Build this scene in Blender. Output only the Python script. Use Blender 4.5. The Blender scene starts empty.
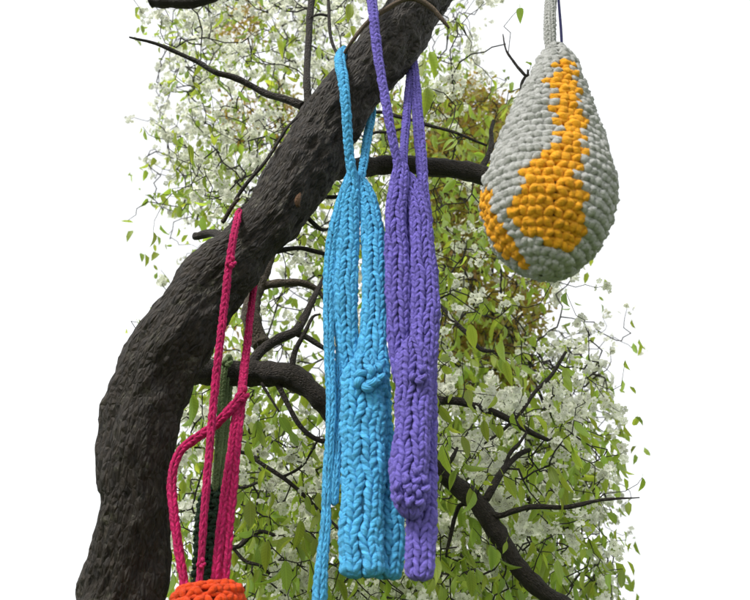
import bpy, math, random
import numpy as np
from mathutils import Vector, Matrix, noise
random.seed(7)
rng = np.random.default_rng(11)
scene = bpy.context.scene
COL = scene.collection

# ------------------------------------------------------------------ camera
F = 720.0                       # focal length in photo pixels (750 wide)
PITCH = math.radians(28.0)
ROLL = math.radians(2.6)
CAM = np.array([0.0, 0.0, 1.6])
fwd = np.array([0, math.cos(PITCH), math.sin(PITCH)])
r0 = np.array([1.0, 0, 0]); u0 = np.array([0, -math.sin(PITCH), math.cos(PITCH)])
RT = math.cos(ROLL)*r0 - math.sin(ROLL)*u0
UP = math.cos(ROLL)*u0 + math.sin(ROLL)*r0
cd = bpy.data.cameras.new('camera'); cam = bpy.data.objects.new('camera', cd); COL.objects.link(cam)
M = Matrix(((RT[0], UP[0], -fwd[0], CAM[0]), (RT[1], UP[1], -fwd[1], CAM[1]), (RT[2], UP[2], -fwd[2], CAM[2]), (0, 0, 0, 1)))
cam.matrix_world = M
cd.sensor_width = 36; cd.lens = F/750*36; cd.clip_start = 0.05; cd.clip_end = 2000
scene.camera = cam
cd.dof.use_dof = True; cd.dof.focus_distance = 1.85; cd.dof.aperture_fstop = 5.0

# ------------------------------------------------------------------ world, sun, exposure
SUN_EL, SUN_AZ = math.radians(50), math.radians(222)    # azimuth clockwise from +Y: behind the camera, a little left
w = bpy.data.worlds.new("World"); scene.world = w; w.use_nodes = True
nt = w.node_tree; nt.nodes.clear()
out = nt.nodes.new('ShaderNodeOutputWorld'); bg = nt.nodes.new('ShaderNodeBackground')
sky = nt.nodes.new('ShaderNodeTexSky'); sky.sky_type = 'NISHITA'; sky.sun_disc = False
sky.sun_elevation = SUN_EL; sky.sun_rotation = SUN_AZ; sky.air_density = 1.0; sky.dust_density = 6.0; sky.ozone_density = 1.0
hs = nt.nodes.new('ShaderNodeHueSaturation'); hs.inputs['Saturation'].default_value = 0.12
mx = nt.nodes.new('ShaderNodeMix'); mx.data_type = 'RGBA'; mx.inputs['Factor'].default_value = 0.7
mx.inputs['B'].default_value = (9.6, 9.8, 10.0, 1)      # even cloud sheet, in the sky's own physical units
nt.links.new(sky.outputs[0], hs.inputs['Color']); nt.links.new(hs.outputs[0], mx.inputs['A'])
nt.links.new(mx.outputs['Result'], bg.inputs[0]); bg.inputs[1].default_value = 0.10
nt.links.new(bg.outputs[0], out.inputs[0])
sd = bpy.data.lights.new('sun', 'SUN'); sd.energy = 2.0; sd.angle = math.radians(12); sd.color = (1, 0.97, 0.92)
sun = bpy.data.objects.new('sun', sd); COL.objects.link(sun)
sdir = Vector((math.sin(SUN_AZ)*math.cos(SUN_EL), math.cos(SUN_AZ)*math.cos(SUN_EL), math.sin(SUN_EL)))
sun.rotation_euler = (-sdir).to_track_quat('-Z', 'Y').to_euler()
vs = scene.view_settings; vs.view_transform = 'Standard'; vs.look = 'None'; vs.exposure = 0.65; vs.gamma = 1
vs.use_curve_mapping = False

# ------------------------------------------------------------------ helpers
def P(px, py, D):
    """point on the photo's line of sight that lies D metres ahead (world y = D)"""
    d = fwd + (px-375)/F*RT + (300-py)/F*UP
    return CAM + d*(D/d[1])
def mpp(px, py, D):
    d = fwd + (px-375)/F*RT + (300-py)/F*UP
    return (D/d[1])/F
def project(p):
    v = np.asarray(p)-CAM
    z = v@fwd
    return 375+F*(v@RT)/z, 300-F*(v@UP)/z
def nrm(a): return a/np.maximum(np.linalg.norm(a, axis=-1, keepdims=True), 1e-9)

def mesh_from(name, V, Q, mats, smooth=True, uv=None, mi=None, tint=None, tris=None):
    me = bpy.data.meshes.new(name)
    V = np.asarray(V, dtype=np.float32).reshape(-1, 3)
    loops = []; starts = []; n = 0
    Q = np.asarray(Q, dtype=np.int32)
    k = Q.shape[1]
    me.vertices.add(len(V)); me.vertices.foreach_set('co', V.ravel())
    me.loops.add(Q.size); me.loops.foreach_set('vertex_index', Q.ravel())
    me.polygons.add(len(Q)); me.polygons.foreach_set('loop_start', np.arange(len(Q), dtype=np.int32)*k)
    me.polygons.foreach_set('loop_total', np.full(len(Q), k, dtype=np.int32))
    if mi is not None: me.polygons.foreach_set('material_index', np.asarray(mi, dtype=np.int32))
    if smooth: me.polygons.foreach_set('use_smooth', np.ones(len(Q), dtype=bool))
    me.update(calc_edges=True)
    if uv is not None:
        l = me.uv_layers.new(name='UVMap'); l.data.foreach_set('uv', np.asarray(uv, dtype=np.float32)[Q.ravel()].ravel())
    if tint is not None:
        a = me.attributes.new('tint', 'FLOAT', 'POINT'); a.data.foreach_set('value', np.asarray(tint, dtype=np.float32))
    for m in (mats if isinstance(mats, (list, tuple)) else [mats]): me.materials.append(m)
    me.validate()
    return me
def obj(name, me, parent=None, label=None, cat=None, group=None, kind=None):
    o = bpy.data.objects.new(name, me); COL.objects.link(o)
    if parent is not None: o.parent = parent; o.matrix_parent_inverse = Matrix.Translation(-parent.location) if parent.parent is None else Matrix.Identity(4)
    for k_, v_ in (('label', label), ('category', cat), ('group', group), ('kind', kind)):
        if v_: o[k_] = v_
    return o
def thing(name, label, cat, loc=(0, 0, 0), group=None):
    o = obj(name, None, None, label, cat, group); o.location = loc; o.empty_display_size = .05
    return o

def spline(pts, step):
    """Catmull-Rom through rows of pts (any columns, first 3 = xyz) resampled at about `step` metres"""
    p = np.asarray(pts, float)
    if len(p) == 2: p = np.vstack([p[0], (p[0]+p[1])/2, p[1]])
    p = np.vstack([2*p[0]-p[1], p, 2*p[-1]-p[-2]])
    outp = []
    for i in range(1, len(p)-2):
        n = max(2, int(np.linalg.norm(p[i+1, :3]-p[i, :3])/step*2)+1)
        t = np.linspace(0, 1, n, endpoint=False)[:, None]
        outp.append(.5*((2*p[i])+(-p[i-1]+p[i+1])*t+(2*p[i-1]-5*p[i]+4*p[i+1]-p[i+2])*t*t+(-p[i-1]+3*p[i]-3*p[i+1]+p[i+2])*t**3))
    outp.append(p[-2][None]); q = np.vstack(outp)
    s = np.concatenate([[0], np.cumsum(np.linalg.norm(np.diff(q[:, :3], axis=0), axis=1))])
    n = max(3, int(round(s[-1]/step))+1)
    t = np.linspace(0, s[-1], n)
    return np.stack([np.interp(t, s, q[:, j]) for j in range(q.shape[1])], 1), t

# ------------------------------------------------------------------ materials
def mat(name): 
    m = bpy.data.materials.new(name); m.use_nodes = True
    return m, m.node_tree, m.node_tree.nodes['Principled BSDF']
def N(nt, t, **kw):
    n = nt.nodes.new(t)
    for k, v in kw.items():
        if k in n.inputs: n.inputs[k].default_value = v
        else: setattr(n, k, v)
    return n
def yarn(name, col, var=.27, rough=.95, sheen=.25, scale=1.0, plies=2.0):
    m, nt, b = mat(name); L = nt.links
    uv = N(nt, 'ShaderNodeUVMap'); sp = N(nt, 'ShaderNodeSeparateXYZ'); L.new(uv.outputs[0], sp.inputs[0])
    at0 = N(nt, 'ShaderNodeAttribute', attribute_name='tint')
    # plied twist: stripes winding round the yarn
    a = N(nt, 'ShaderNodeMath', operation='MULTIPLY'); a.inputs[1].default_value = plies; L.new(sp.outputs[0], a.inputs[0])
    c = N(nt, 'ShaderNodeMath', operation='MULTIPLY_ADD'); c.inputs[1].default_value = 2.6; L.new(sp.outputs[1], c.inputs[0]); L.new(a.outputs[0], c.inputs[2])
    d = N(nt, 'ShaderNodeMath', operation='MULTIPLY'); d.inputs[1].default_value = 6.2832; L.new(c.outputs[0], d.inputs[0])
    s = N(nt, 'ShaderNodeMath', operation='SINE'); L.new(d.outputs[0], s.inputs[0])
    tc = N(nt, 'ShaderNodeTexCoord'); nz = N(nt, 'ShaderNodeTexNoise', Scale=420*scale, Detail=4, Roughness=.75); L.new(tc.outputs['Object'], nz.inputs['Vector'])
    ad = N(nt, 'ShaderNodeMath', operation='MULTIPLY_ADD'); ad.inputs[1].default_value = .30; L.new(s.outputs[0], ad.inputs[0]); L.new(nz.outputs[0], ad.inputs[2])
    # drawn-out fibre streaks following the twist
    cx = N(nt, 'ShaderNodeCombineXYZ'); k3 = N(nt, 'ShaderNodeMath', operation='MULTIPLY'); k3.inputs[1].default_value = 4.5; L.new(c.outputs[0], k3.inputs[0])
    L.new(k3.outputs[0], cx.inputs[0]); k4 = N(nt, 'ShaderNodeMath', operation='MULTIPLY'); k4.inputs[1].default_value = 1.6; L.new(sp.outputs[1], k4.inputs[0]); L.new(k4.outputs[0], cx.inputs[1]); L.new(at0.outputs['Fac'], cx.inputs[2])
    fs = N(nt, 'ShaderNodeTexNoise', Scale=1.6, Detail=3, Roughness=.6); L.new(cx.outputs[0], fs.inputs['Vector'])
    ad0 = ad; ad = N(nt, 'ShaderNodeMath', operation='MULTIPLY_ADD'); ad.inputs[1].default_value = 1.1; L.new(fs.outputs[0], ad.inputs[0]); L.new(ad0.outputs[0], ad.inputs[2])
    bp = N(nt, 'ShaderNodeBump', Strength=1.0, Distance=.0032/scale); L.new(ad.outputs[0], bp.inputs['Height']); L.new(bp.outputs[0], b.inputs['Normal'])
    # per-stitch and larger scale dye variation, with strand highlights and gap shade painted in
    at = N(nt, 'ShaderNodeAttribute', attribute_name='tint')
    n2 = N(nt, 'ShaderNodeTexNoise', Scale=28, Detail=2); L.new(tc.outputs['Object'], n2.inputs['Vector'])
    n3 = N(nt, 'ShaderNodeMath', operation='MULTIPLY_ADD'); n3.inputs[1].default_value = .6; n3.inputs[2].default_value = -.3; L.new(n2.outputs[0], n3.inputs[0])
    n4 = N(nt, 'ShaderNodeMath', operation='MULTIPLY_ADD'); n4.inputs[1].default_value = .9; L.new(fs.outputs[0], n4.inputs[0]); L.new(at.outputs['Fac'], n4.inputs[2])  # fibre streaks also vary the colour, standing in for highlights along the strands
    n5 = N(nt, 'ShaderNodeMath', operation='ADD'); L.new(n3.outputs[0], n5.inputs[0]); L.new(n4.outputs[0], n5.inputs[1])
    mr = N(nt, 'ShaderNodeMapRange'); mr.inputs['From Min'].default_value = -.1; mr.inputs['From Max'].default_value = 1.1
    mr.inputs['To Min'].default_value = 1-var*1.4; mr.inputs['To Max'].default_value = 1+var; L.new(n5.outputs[0], mr.inputs['Value'])
    hv = N(nt, 'ShaderNodeHueSaturation', Color=(*col, 1)); L.new(mr.outputs[0], hv.inputs['Value'])
    L.new(hv.outputs[0], b.inputs['Base Color'])
    b.inputs['Roughness'].default_value = rough; b.inputs['Specular IOR Level'].default_value = .12
    b.inputs['Sheen Weight'].default_value = sheen; b.inputs['Sheen Roughness'].default_value = .5
    b.inputs['Sheen Tint'].default_value = (*[min(1, .4+.6*x) for x in col], 1)
    return m
Y_BLUE = yarn('blue_yarn', (.105, .50, .88))
Y_PURP = yarn('purple_yarn', (.20, .155, .60))
Y_MAG = yarn('magenta_yarn', (.60, .012, .13))
Y_GREY = yarn('grey_yarn', (.52, .52, .50), var=.12)
Y_YEL = yarn('yellow_yarn', (1.0, .45, .02), var=.12)
Y_RED = yarn('orange_yarn', (.85, .075, .008))
Y_OLIVE = yarn('olive_yarn', (.16, .22, .09))
Y_DGREEN = yarn('dark_green_yarn', (.018, .045, .022))
Y_NAVY = yarn('navy_yarn', (.02, .02, .09))

def bark(name, c0, c1, c2, lich=.5, sc=1.0):
    m, nt, b = mat(name); L = nt.links
    uv = N(nt, 'ShaderNodeUVMap')
    mp = N(nt, 'ShaderNodeMapping'); mp.inputs['Scale'].default_value = (1*sc, .42*sc, 1); L.new(uv.outputs[0], mp.inputs[0])
    tc = N(nt, 'ShaderNodeTexCoord')
    n1 = N(nt, 'ShaderNodeTexNoise', Scale=85, Detail=6, Roughness=.65, Distortion=.6); L.new(mp.outputs[0], n1.inputs['Vector'])
    v = N(nt, 'ShaderNodeTexVoronoi', feature='DISTANCE_TO_EDGE', Scale=95); L.new(mp.outputs[0], v.inputs['Vector'])
    cr = N(nt, 'ShaderNodeValToRGB'); cr.color_ramp.elements[0].position = .32; cr.color_ramp.elements[1].position = .72
    cr.color_ramp.elements[0].color = (*c0, 1); cr.color_ramp.elements[1].color = (*c1, 1); L.new(n1.outputs[0], cr.inputs[0])
    n2 = N(nt, 'ShaderNodeTexNoise', Scale=24, Detail=9, Roughness=.8); L.new(tc.outputs['Object'], n2.inputs['Vector'])
    c2r = N(nt, 'ShaderNodeValToRGB'); c2r.color_ramp.elements[0].position = .55; c2r.color_ramp.elements[1].position = .75
    c2r.color_ramp.elements[1].color = (lich, lich, lich, 1); L.new(n2.outputs[0], c2r.inputs[0])
    mx = N(nt, 'ShaderNodeMix', data_type='RGBA'); L.new(c2r.outputs[0], mx.inputs['Factor']); L.new(cr.outputs[0], mx.inputs['A']); mx.inputs['B'].default_value = (*c2, 1)
    L.new(mx.outputs['Result'], b.inputs['Base Color'])
    vm = N(nt, 'ShaderNodeMath', operation='MULTIPLY_ADD'); vm.inputs[1].default_value = 1.6; L.new(v.outputs[0], vm.inputs[0]); L.new(n1.outputs[0], vm.inputs[2])
    bp = N(nt, 'ShaderNodeBump', Strength=1, Distance=.010); L.new(vm.outputs[0], bp.inputs['Height']); L.new(bp.outputs[0], b.inputs['Normal'])
    b.inputs['Roughness'].default_value = .68; b.inputs['Specular IOR Level'].default_value = .35
    return m
BARK = bark('dark_pear_bark', (.005, .0035, .0025), (.038, .027, .018), (.17, .16, .115), .75)
BARK2 = bark('branch_bark', (.010, .007, .005), (.058, .043, .031), (.10, .10, .085), .5, 2.5)
BARK3 = bark('lichen_bark', (.05, .035, .022), (.12, .09, .06), (.16, .16, .09), .8, 2)
TWIG = bark('twig_bark', (.02, .015, .012), (.06, .05, .04), (.08, .08, .06), .4, 4)
TWIG_B = bark('brown_twig_bark', (.16, .10, .06), (.28, .20, .13), (.32, .27, .2), .4, 4)
HEART = bark('bare_wood', (.09, .04, .015), (.17, .08, .03), (.05, .03, .02), .4, 2)

def leafmat(name, col, trans, mix=.5, hv=.022):
    m, nt, b = mat(name); L = nt.links
    at = N(nt, 'ShaderNodeAttribute', attribute_name='tint'); oi = N(nt, 'ShaderNodeObjectInfo')
    a = N(nt, 'ShaderNodeMath', operation='ADD'); L.new(at.outputs['Fac'], a.inputs[0]); L.new(oi.outputs['Random'], a.inputs[1])
    f = N(nt, 'ShaderNodeMath', operation='FRACT'); L.new(a.outputs[0], f.inputs[0])
    h = N(nt, 'ShaderNodeMapRange'); h.inputs['To Min'].default_value = .5-hv; h.inputs['To Max'].default_value = .5+hv*.6; L.new(f.outputs[0], h.inputs['Value'])
    v = N(nt, 'ShaderNodeMapRange'); v.inputs['To Min'].default_value = .7; v.inputs['To Max'].default_value = 1.2; 
    f2 = N(nt, 'ShaderNodeMath', operation='MULTIPLY'); f2.inputs[1].default_value = 7.31; L.new(f.outputs[0], f2.inputs[0])
    f3 = N(nt, 'ShaderNodeMath', operation='FRACT'); L.new(f2.outputs[0], f3.inputs[0]); L.new(f3.outputs[0], v.inputs['Value'])
    o_ = nt.nodes['Material Output']
    cols = []
    for c in (col, trans):
        q = N(nt, 'ShaderNodeHueSaturation', Color=(*c, 1)); L.new(h.outputs[0], q.inputs['Hue']); L.new(v.outputs[0], q.inputs['Value']); cols.append(q)
    L.new(cols[0].outputs[0], b.inputs['Base Color']); b.inputs['Roughness'].default_value = .45
    if hv > 0:
        uv = N(nt, 'ShaderNodeUVMap'); sx = N(nt, 'ShaderNodeSeparateXYZ'); L.new(uv.outputs[0], sx.inputs[0])
        ab = N(nt, 'ShaderNodeMath', operation='ABSOLUTE'); L.new(sx.outputs[0], ab.inputs[0])
        rib = N(nt, 'ShaderNodeMapRange'); rib.inputs['From Max'].default_value = .03; rib.inputs['To Min'].default_value = 1; rib.inputs['To Max'].default_value = 0; L.new(ab.outputs[0], rib.inputs['Value'])
        sk = N(nt, 'ShaderNodeMath', operation='MULTIPLY_ADD'); sk.inputs[1].default_value = -.9; L.new(ab.outputs[0], sk.inputs[0]); L.new(sx.outputs[1], sk.inputs[2])
        s6 = N(nt, 'ShaderNodeMath', operation='MULTIPLY'); s6.inputs[1].default_value = 68; L.new(sk.outputs[0], s6.inputs[0]); sn = N(nt, 'ShaderNodeMath', operation='SINE'); L.new(s6.outputs[0], sn.inputs[0])
        vn = N(nt, 'ShaderNodeMapRange'); vn.inputs['From Min'].default_value = .55; vn.inputs['To Max'].default_value = .5; L.new(sn.outputs[0], vn.inputs['Value'])
        mxx = N(nt, 'ShaderNodeMath', operation='MAXIMUM'); L.new(rib.outputs[0], mxx.inputs[0]); L.new(vn.outputs[0], mxx.inputs[1])
        nb = N(nt, 'ShaderNodeBump', Strength=.5, Distance=.0015); L.new(mxx.outputs[0], nb.inputs['Height']); L.new(nb.outputs[0], b.inputs['Normal'])
        for q in cols:
            g2 = N(nt, 'ShaderNodeMath', operation='MULTIPLY_ADD'); g2.inputs[1].default_value = .28; L.new(mxx.outputs[0], g2.inputs[0]); L.new(v.outputs[0], g2.inputs[2]); L.new(g2.outputs[0], q.inputs['Value'])
    t = N(nt, 'ShaderNodeBsdfTranslucent'); L.new(cols[1].outputs[0], t.inputs[0])
    ms = N(nt, 'ShaderNodeMixShader', Fac=mix); L.new(b.outputs[0], ms.inputs[1]); L.new(t.outputs[0], ms.inputs[2]); L.new(ms.outputs[0], o_.inputs[0])
    return m
LEAF = leafmat('young_pear_leaf', (.21, .31, .045), (.46, .60, .06))
BRONZE = leafmat('bronze_leaf', (.23, .18, .035), (.50, .38, .05), .45, .04)
OLIVE = leafmat('olive_leaf', (.24, .25, .04), (.55, .55, .07), .4)
PETAL = leafmat('white_petal', (.87, .87, .78), (.86, .87, .72), .5, .0)
m_, nt_, b_ = mat('anther'); b_.inputs['Base Color'].default_value = (.09, .05, .05, 1); ANTH = m_
b_.inputs['Roughness'].default_value = .8
m_, nt_, b_ = mat('flower_heart'); b_.inputs['Base Color'].default_value = (.25, .33, .08, 1); HEARTF = m_

# ------------------------------------------------------------------ ground (below the frame; it bounces light)
m, nt, b = mat('grass_ground'); n = N(nt, 'ShaderNodeTexNoise', Scale=3, Detail=8); cr = N(nt, 'ShaderNodeValToRGB')
cr.color_ramp.elements[0].color = (.05, .08, .02, 1); cr.color_ramp.elements[1].color = (.11, .15, .05, 1)
nt.links.new(n.outputs[0], cr.inputs[0]); nt.links.new(cr.outputs[0], b.inputs['Base Color']); b.inputs['Roughness'].default_value = .95
gs = 600; gn = 24
gx = np.linspace(-1, 1, gn+1); gx = np.sign(gx)*np.abs(gx)**3*gs
GX, GY = np.meshgrid(gx, gx, indexing='ij')
GV = np.stack([GX, GY, -.02+.0*GX], -1).reshape(-1, 3)
ii, jj = np.meshgrid(np.arange(gn), np.arange(gn), indexing='ij'); base = (ii*(gn+1)+jj).ravel()
obj('ground', mesh_from('ground', GV, np.stack([base, base+gn+1, base+gn+2, base+1], 1), m), kind='structure')

# ------------------------------------------------------------------ wood: trunk, branches, twigs
def tube(path, rad, segs, disp=0., dscale=20., seed=0., cap=True):
    """path Nx3, rad N -> V, quads, uv (metres). noise-displaced."""
    n = len(path)
    T = nrm(np.gradient(path, axis=0))
    ref = np.array([0, -1., 0.2]); S = np.zeros_like(T)
    s = nrm(np.cross(T[0], ref)[None])[0]
    for i in range(n):
        s = s-(s@T[i])*T[i]; s = s/np.linalg.norm(s); S[i] = s
    B = np.cross(T, S)
    th = np.linspace(0, 2*math.pi, segs, endpoint=False)
    dirs = S[:, None]*np.cos(th)[None, :, None]+B[:, None]*np.sin(th)[None, :, None]
    R = np.repeat(rad[:, None], segs, 1)
    lng = np.concatenate([[0], np.cumsum(np.linalg.norm(np.diff(path, axis=0), axis=1))])
    if disp:
        for i in range(n):
            for j in range(segs):
                cx_, cy_ = math.cos(th[j])*rad[i]*dscale, math.sin(th[j])*rad[i]*dscale; lz = lng[i]*dscale
                a = noise.fractal(Vector((cx_*.4+seed, cy_*.4, lz*.22)), 1., 2., 3)*1.6
                rdg = 1-abs(noise.noise(Vector((cx_*1.9, cy_*1.9, lz*.55+seed))))*2.4
                rd2 = 1-abs(noise.noise(Vector((cx_*4.2, cy_*4.2, lz*1.3+seed))))*2.4
                R[i, j] += disp*(a+.50*rdg+.28*rd2)
    V = path[:, None]+dirs*R[..., None]
    ln = np.concatenate([[0], np.cumsum(np.linalg.norm(np.diff(path, axis=0), axis=1))])
    U = np.stack(np.broadcast_arrays((th/(2*math.pi)*2*math.pi*rad.mean())[None, :], ln[:, None]), -1)
    V = V.reshape(-1, 3); U = U.reshape(-1, 2).copy()
    i, j = np.meshgrid(np.arange(n-1), np.arange(segs), indexing='ij')
    a = (i*segs+j).ravel(); b = (i*segs+(j+1) % segs).ravel()
    Q = np.stack([a, b, b+segs, a+segs], 1)
    if cap:
        V = np.vstack([V, path[-1][None]+T[-1][None]*rad[-1]*.6, path[0][None]-T[0][None]*rad[0]*.3]); U = np.vstack([U, U[-1:], U[:1]]); e = len(V)-2
        k = np.arange(segs); l0 = (n-1)*segs
        Q = np.vstack([Q, np.stack([l0+k, l0+(k+1) % segs, np.full(segs, e), np.full(segs, e)], 1)[:, [0, 1, 2, 2]]]) if False else Q
        capt = [(l0+x, l0+(x+1) % segs, l0+(x+2) % segs, e) for x in range(0, segs, 2)]
        capb = [((x+2) % segs, (x+1) % segs, x, e+1) for x in range(0, segs, 2)]
        Q = np.vstack([Q, capt, capb])
    return V, Q, U
def wood(name, pts, segs, m, parent, disp=0, dscale=20, step=.02, label=None, knobs=(), wob=0.):
    """pts rows (px,py,halfwidth px,D)"""
    r = [(*P(p[0], p[1], p[3]), p[2]*mpp(p[0], p[1], p[3])) for p in pts]
    q, t = spline(r, step)
    rad = q[:, 3].copy(); path = q[:, :3].copy()
    for (pos, amp, wd) in knobs: rad *= 1+amp*np.exp(-((t/t[-1]-pos)/wd)**2)
    if wob:
        sd = random.random()*100
        for i in range(1, len(path)):
            path[i] += np.array(noise.noise_vector(Vector(path[i]*9)+Vector((sd, 0, 0))))*wob
            rad[i] *= 1+.18*noise.noise(Vector(path[i]*35))
    V, Q, U = tube(path, rad, segs, disp, dscale)
    me = mesh_from(name, V, Q, m, uv=U)
    return obj(name, me, parent, label)

TL = 1.55
trunk_base = P(110, 640, TL+.12)
tree = thing('pear_tree', 'dark pear tree with thick leaning limb carrying the blue and purple knitted pouches', 'tree', (trunk_base[0], trunk_base[1], 0))
# trunk runs down from the leaning limb to the ground, outside the photo's left edge
g0 = trunk_base.copy()
rows = [(g0[0]-.10, g0[1]+.12, -.05, .135), (g0[0]-.06, g0[1]+.08, .8, .115), (*P(128, 560, TL+.06), 37*mpp(128, 560, TL))]
for (x, y, hw, D) in [(136, 470, 35, TL+.03), (151, 395, 35, TL+.02), (180, 330, 36, TL), (209, 289, 32, TL), (240, 258, 26.5, TL), (265, 228, 26, TL-.01), (289, 192, 28, TL-.01), (316, 148, 28.5, TL), (347, 100, 27, TL), (381, 55, 27, TL+.01), (415, 5, 27.5, TL+.03), (450, -55, 28, TL+.05), (490, -130, 25, TL+.1), (520, -220, 20, TL+.2)]:
    rows.append((*P(x, y, D), hw*mpp(x, y, D)))
q, t = spline(rows, .010)
path = q[:, :3].copy(); rad = q[:, 3].copy()
for (x, y, amp, wd) in [(308, 115, .17, .045), (262, 222, .08, .035), (326, 165, .14, .05), (230, 265, .08, .03), (395, 40, .06, .04), (290, 170, .08, .03)]:
    p0 = P(x, y, TL); dd = np.linalg.norm(path-p0, axis=1); rad *= 1+amp*np.exp(-(dd/wd)**2)
V, Q, U = tube(path, rad, 104, disp=.0100, dscale=30)
obj('trunk', mesh_from('trunk', V, Q, BARK, uv=U), tree)
# wound of bare wood under the fork and the stub
for (x, y, s, D) in [(298, 200, 3.0, TL-.086)]:
    wood('wound', [(x+3, y-6, 1, D+.006), (x, y-2, s, D), (x-1, y+3, s*.8, D), (x, y+7, 1, D+.008)], 14, HEART, tree, disp=.003, dscale=120, step=.004)

BR = 1.72
branch_r = wood('branch', [(303, 192, 13, TL+.03), (322, 176, 11, TL+.06), (345, 169, 9.5, 1.66), (380, 165, 9, BR), (412, 165, 8.8, BR), (445, 169, 9, BR), (478, 174, 9.5, BR), (503, 183, 9, BR), (530, 194, 7, BR), (560, 203, 4, BR), (578, 208, 2, BR)], 28, BARK2, tree, disp=.0022, dscale=50, step=.008, wob=.004)
LB = 1.85
branch_l = wood('branch', [(160, 377, 15, TL+.05), (185, 373, 13, 1.70), (215, 372, 12, 1.80), (250, 373, 11.5, LB), (285, 375, 12, LB), (302, 383, 11.5, LB), (322, 402, 10.5, LB), (345, 424, 10, LB+.02), (390, 448, 9, LB+.05), (430, 465, 8.5, LB+.08), (458, 486, 9, LB+.1), (480, 506, 9.5, LB+.1), (496, 530, 9, LB+.1), (515, 562, 8.5, LB+.1), (540, 590, 9, LB+.1), (565, 606, 8, LB+.12), (620, 640, 6, LB+.15)], 26, BARK2, tree, disp=.0025, dscale=50, step=.008, knobs=[(.22, .12, .03)], wob=.003)
def br(pts, m=BARK2, segs=10, disp=.0008, wob=.006, name='branch', par=None, **kw):
    return wood(name, pts, segs, m, par or tree, disp=disp, dscale=90, step=.008, wob=wob, **kw)
br([(302, 106, 5, TL), (285, 99, 3.6, TL), (262, 91, 3.2, TL), (236, 78, 2.9, TL-.02), (214, 72, 2.6, TL-.04), (195, 61, 2.4, TL-.05), (160, 45, 1.6, TL-.08), (130, 38, .9, TL-.1)])
br([(309, 112, 4.5, TL-.02), (307, 85, 3.6, TL-.02), (308, 50, 3.4, TL), (311, 10, 3.4, TL), (313, -30, 3, TL)], wob=.003)
br([(262, 345, 9, 1.95), (250, 318, 8.5, 1.95), (258, 285, 8, 1.98), (268, 255, 7.5, 2.0), (282, 215, 6, 2.03), (300, 170, 5, 2.05), (300, 120, 4, 2.1)], m=BARK3, segs=16, disp=.003)
br([(248, 365, 5.5, 1.86), (262, 350, 5, 1.88), (280, 338, 4.6, 1.9), (295, 331, 4.4, 1.92), (304, 318, 4, 1.94), (312, 303, 3.2, 1.95), (322, 283, 2.2, 1.97), (335, 255, 1.5, 2.0)])
br([(296, 332, 3.4, 1.92), (308, 337, 2.8, 1.93), (322, 348, 2.2, 1.94), (345, 365, 1.4, 1.95)])
br([(292, 368, 3.4, LB-.02), (296, 350, 2.6, LB-.02), (304, 333, 2, LB-.03), (312, 318, 1.6, LB-.03), (320, 315, 1, LB-.03)])
br([(247, 300, 4.5, 1.97), (260, 288, 4.2, 1.98), (278, 284, 4, 1.98), (300, 283, 3.6, 2.0), (316, 290, 2.8, 2.02), (326, 302, 1.5, 2.03)], m=BARK3)
br([(266, 254, 2.6, TL+.06), (282, 250, 2.4, TL+.08), (300, 249, 2.2, TL+.1), (320, 253, 2, TL+.12), (345, 258, 1.2, TL+.14)])
br([(300, 210, 3, TL+.06), (312, 222, 2.4, TL+.08), (322, 230, 1.8, TL+.1), (330, 228, 1, TL+.12)])
br([(316, 196, 2.4, TL+.07), (330, 198, 2, TL+.1), (345, 197, 1.6, TL+.1), (360, 205, 1, TL+.12)])
br([(274, 380, 3, LB), (286, 402, 2.6, LB-.01), (300, 424, 2.4, LB-.02), (316, 438, 2.4, LB-.02), (330, 440, 1.8, LB-.02), (350, 428, 1, LB)])
br([(262, 383, 1.4, LB-.02), (270, 396, 1.2, LB-.02), (279, 412, .8, LB-.03)])
br([(478, 174, 3.4, BR-.01), (488, 158, 3, BR-.01), (492, 142, 2.4, BR-.01), (491, 130, 1.8, BR-.01), (493, 120, 1, BR)])
br([(490, 148, 2.2, BR-.01), (500, 140, 1.8, BR-.02), (506, 130, 1.2, BR-.03)])
br([(360, 118, 1.6, 1.9), (378, 112, 1.8, 1.9), (400, 117, 1.8, 1.9), (425, 124, 1.6, 1.9), (455, 133, 1.5, 1.9), (487, 146, 1, 1.9)], wob=.003)
br([(366, 138, 1.4, 1.92), (376, 133, 1.4, 1.92), (392, 132, 1.2, 1.92), (410, 126, .8, 1.92)])
br([(420, 392, 3, 2.1), (440, 400, 4, 2.1), (462, 402, 3.8, 2.1), (490, 411, 3.6, 2.1), (512, 421, 3.2, 2.1), (532, 433, 2.8, 2.12), (548, 440, 1.8, 2.15)], wob=.004)
br([(435, 300, 1.6, 2.1), (452, 319, 2.2, 2.1), (468, 335, 2.2, 2.1), (480, 349, 2, 2.1), (494, 351, 1.2, 2.1)])
br([(566, 352, 1.5, 2.2), (552, 374, 1.8, 2.2), (534, 393, 1.8, 2.2), (520, 414, 1.6, 2.2), (500, 432, 1.4, 2.2), (484, 444, 1, 2.2)])
br([(488, 512, 3.6, LB+.09), (500, 516, 2.8, LB+.08), (515, 511, 2.6, LB+.06), (535, 507, 2.4, LB+.05), (565, 507, 2.2, LB+.04), (600, 500, 1.6, LB), (640, 498, .5, LB)], wob=.003)
br([(484, 500, 4.2, LB+.1), (492, 486, 3.8, LB+.1), (505, 468, 3.2, LB+.12), (518, 455, 2.8, LB+.14), (530, 450, 1.8, LB+.15)])
br([(506, 466, 2.2, LB+.12), (512, 452, 2, LB+.12), (520, 443, 1.6, LB+.12), (527, 432, 1, LB+.12)])
br([(450, 480, 2.6, LB+.1), (444, 470, 2.4, LB+.08), (452, 458, 2, LB+.06), (457, 448, 1.2, LB+.06)])
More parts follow.
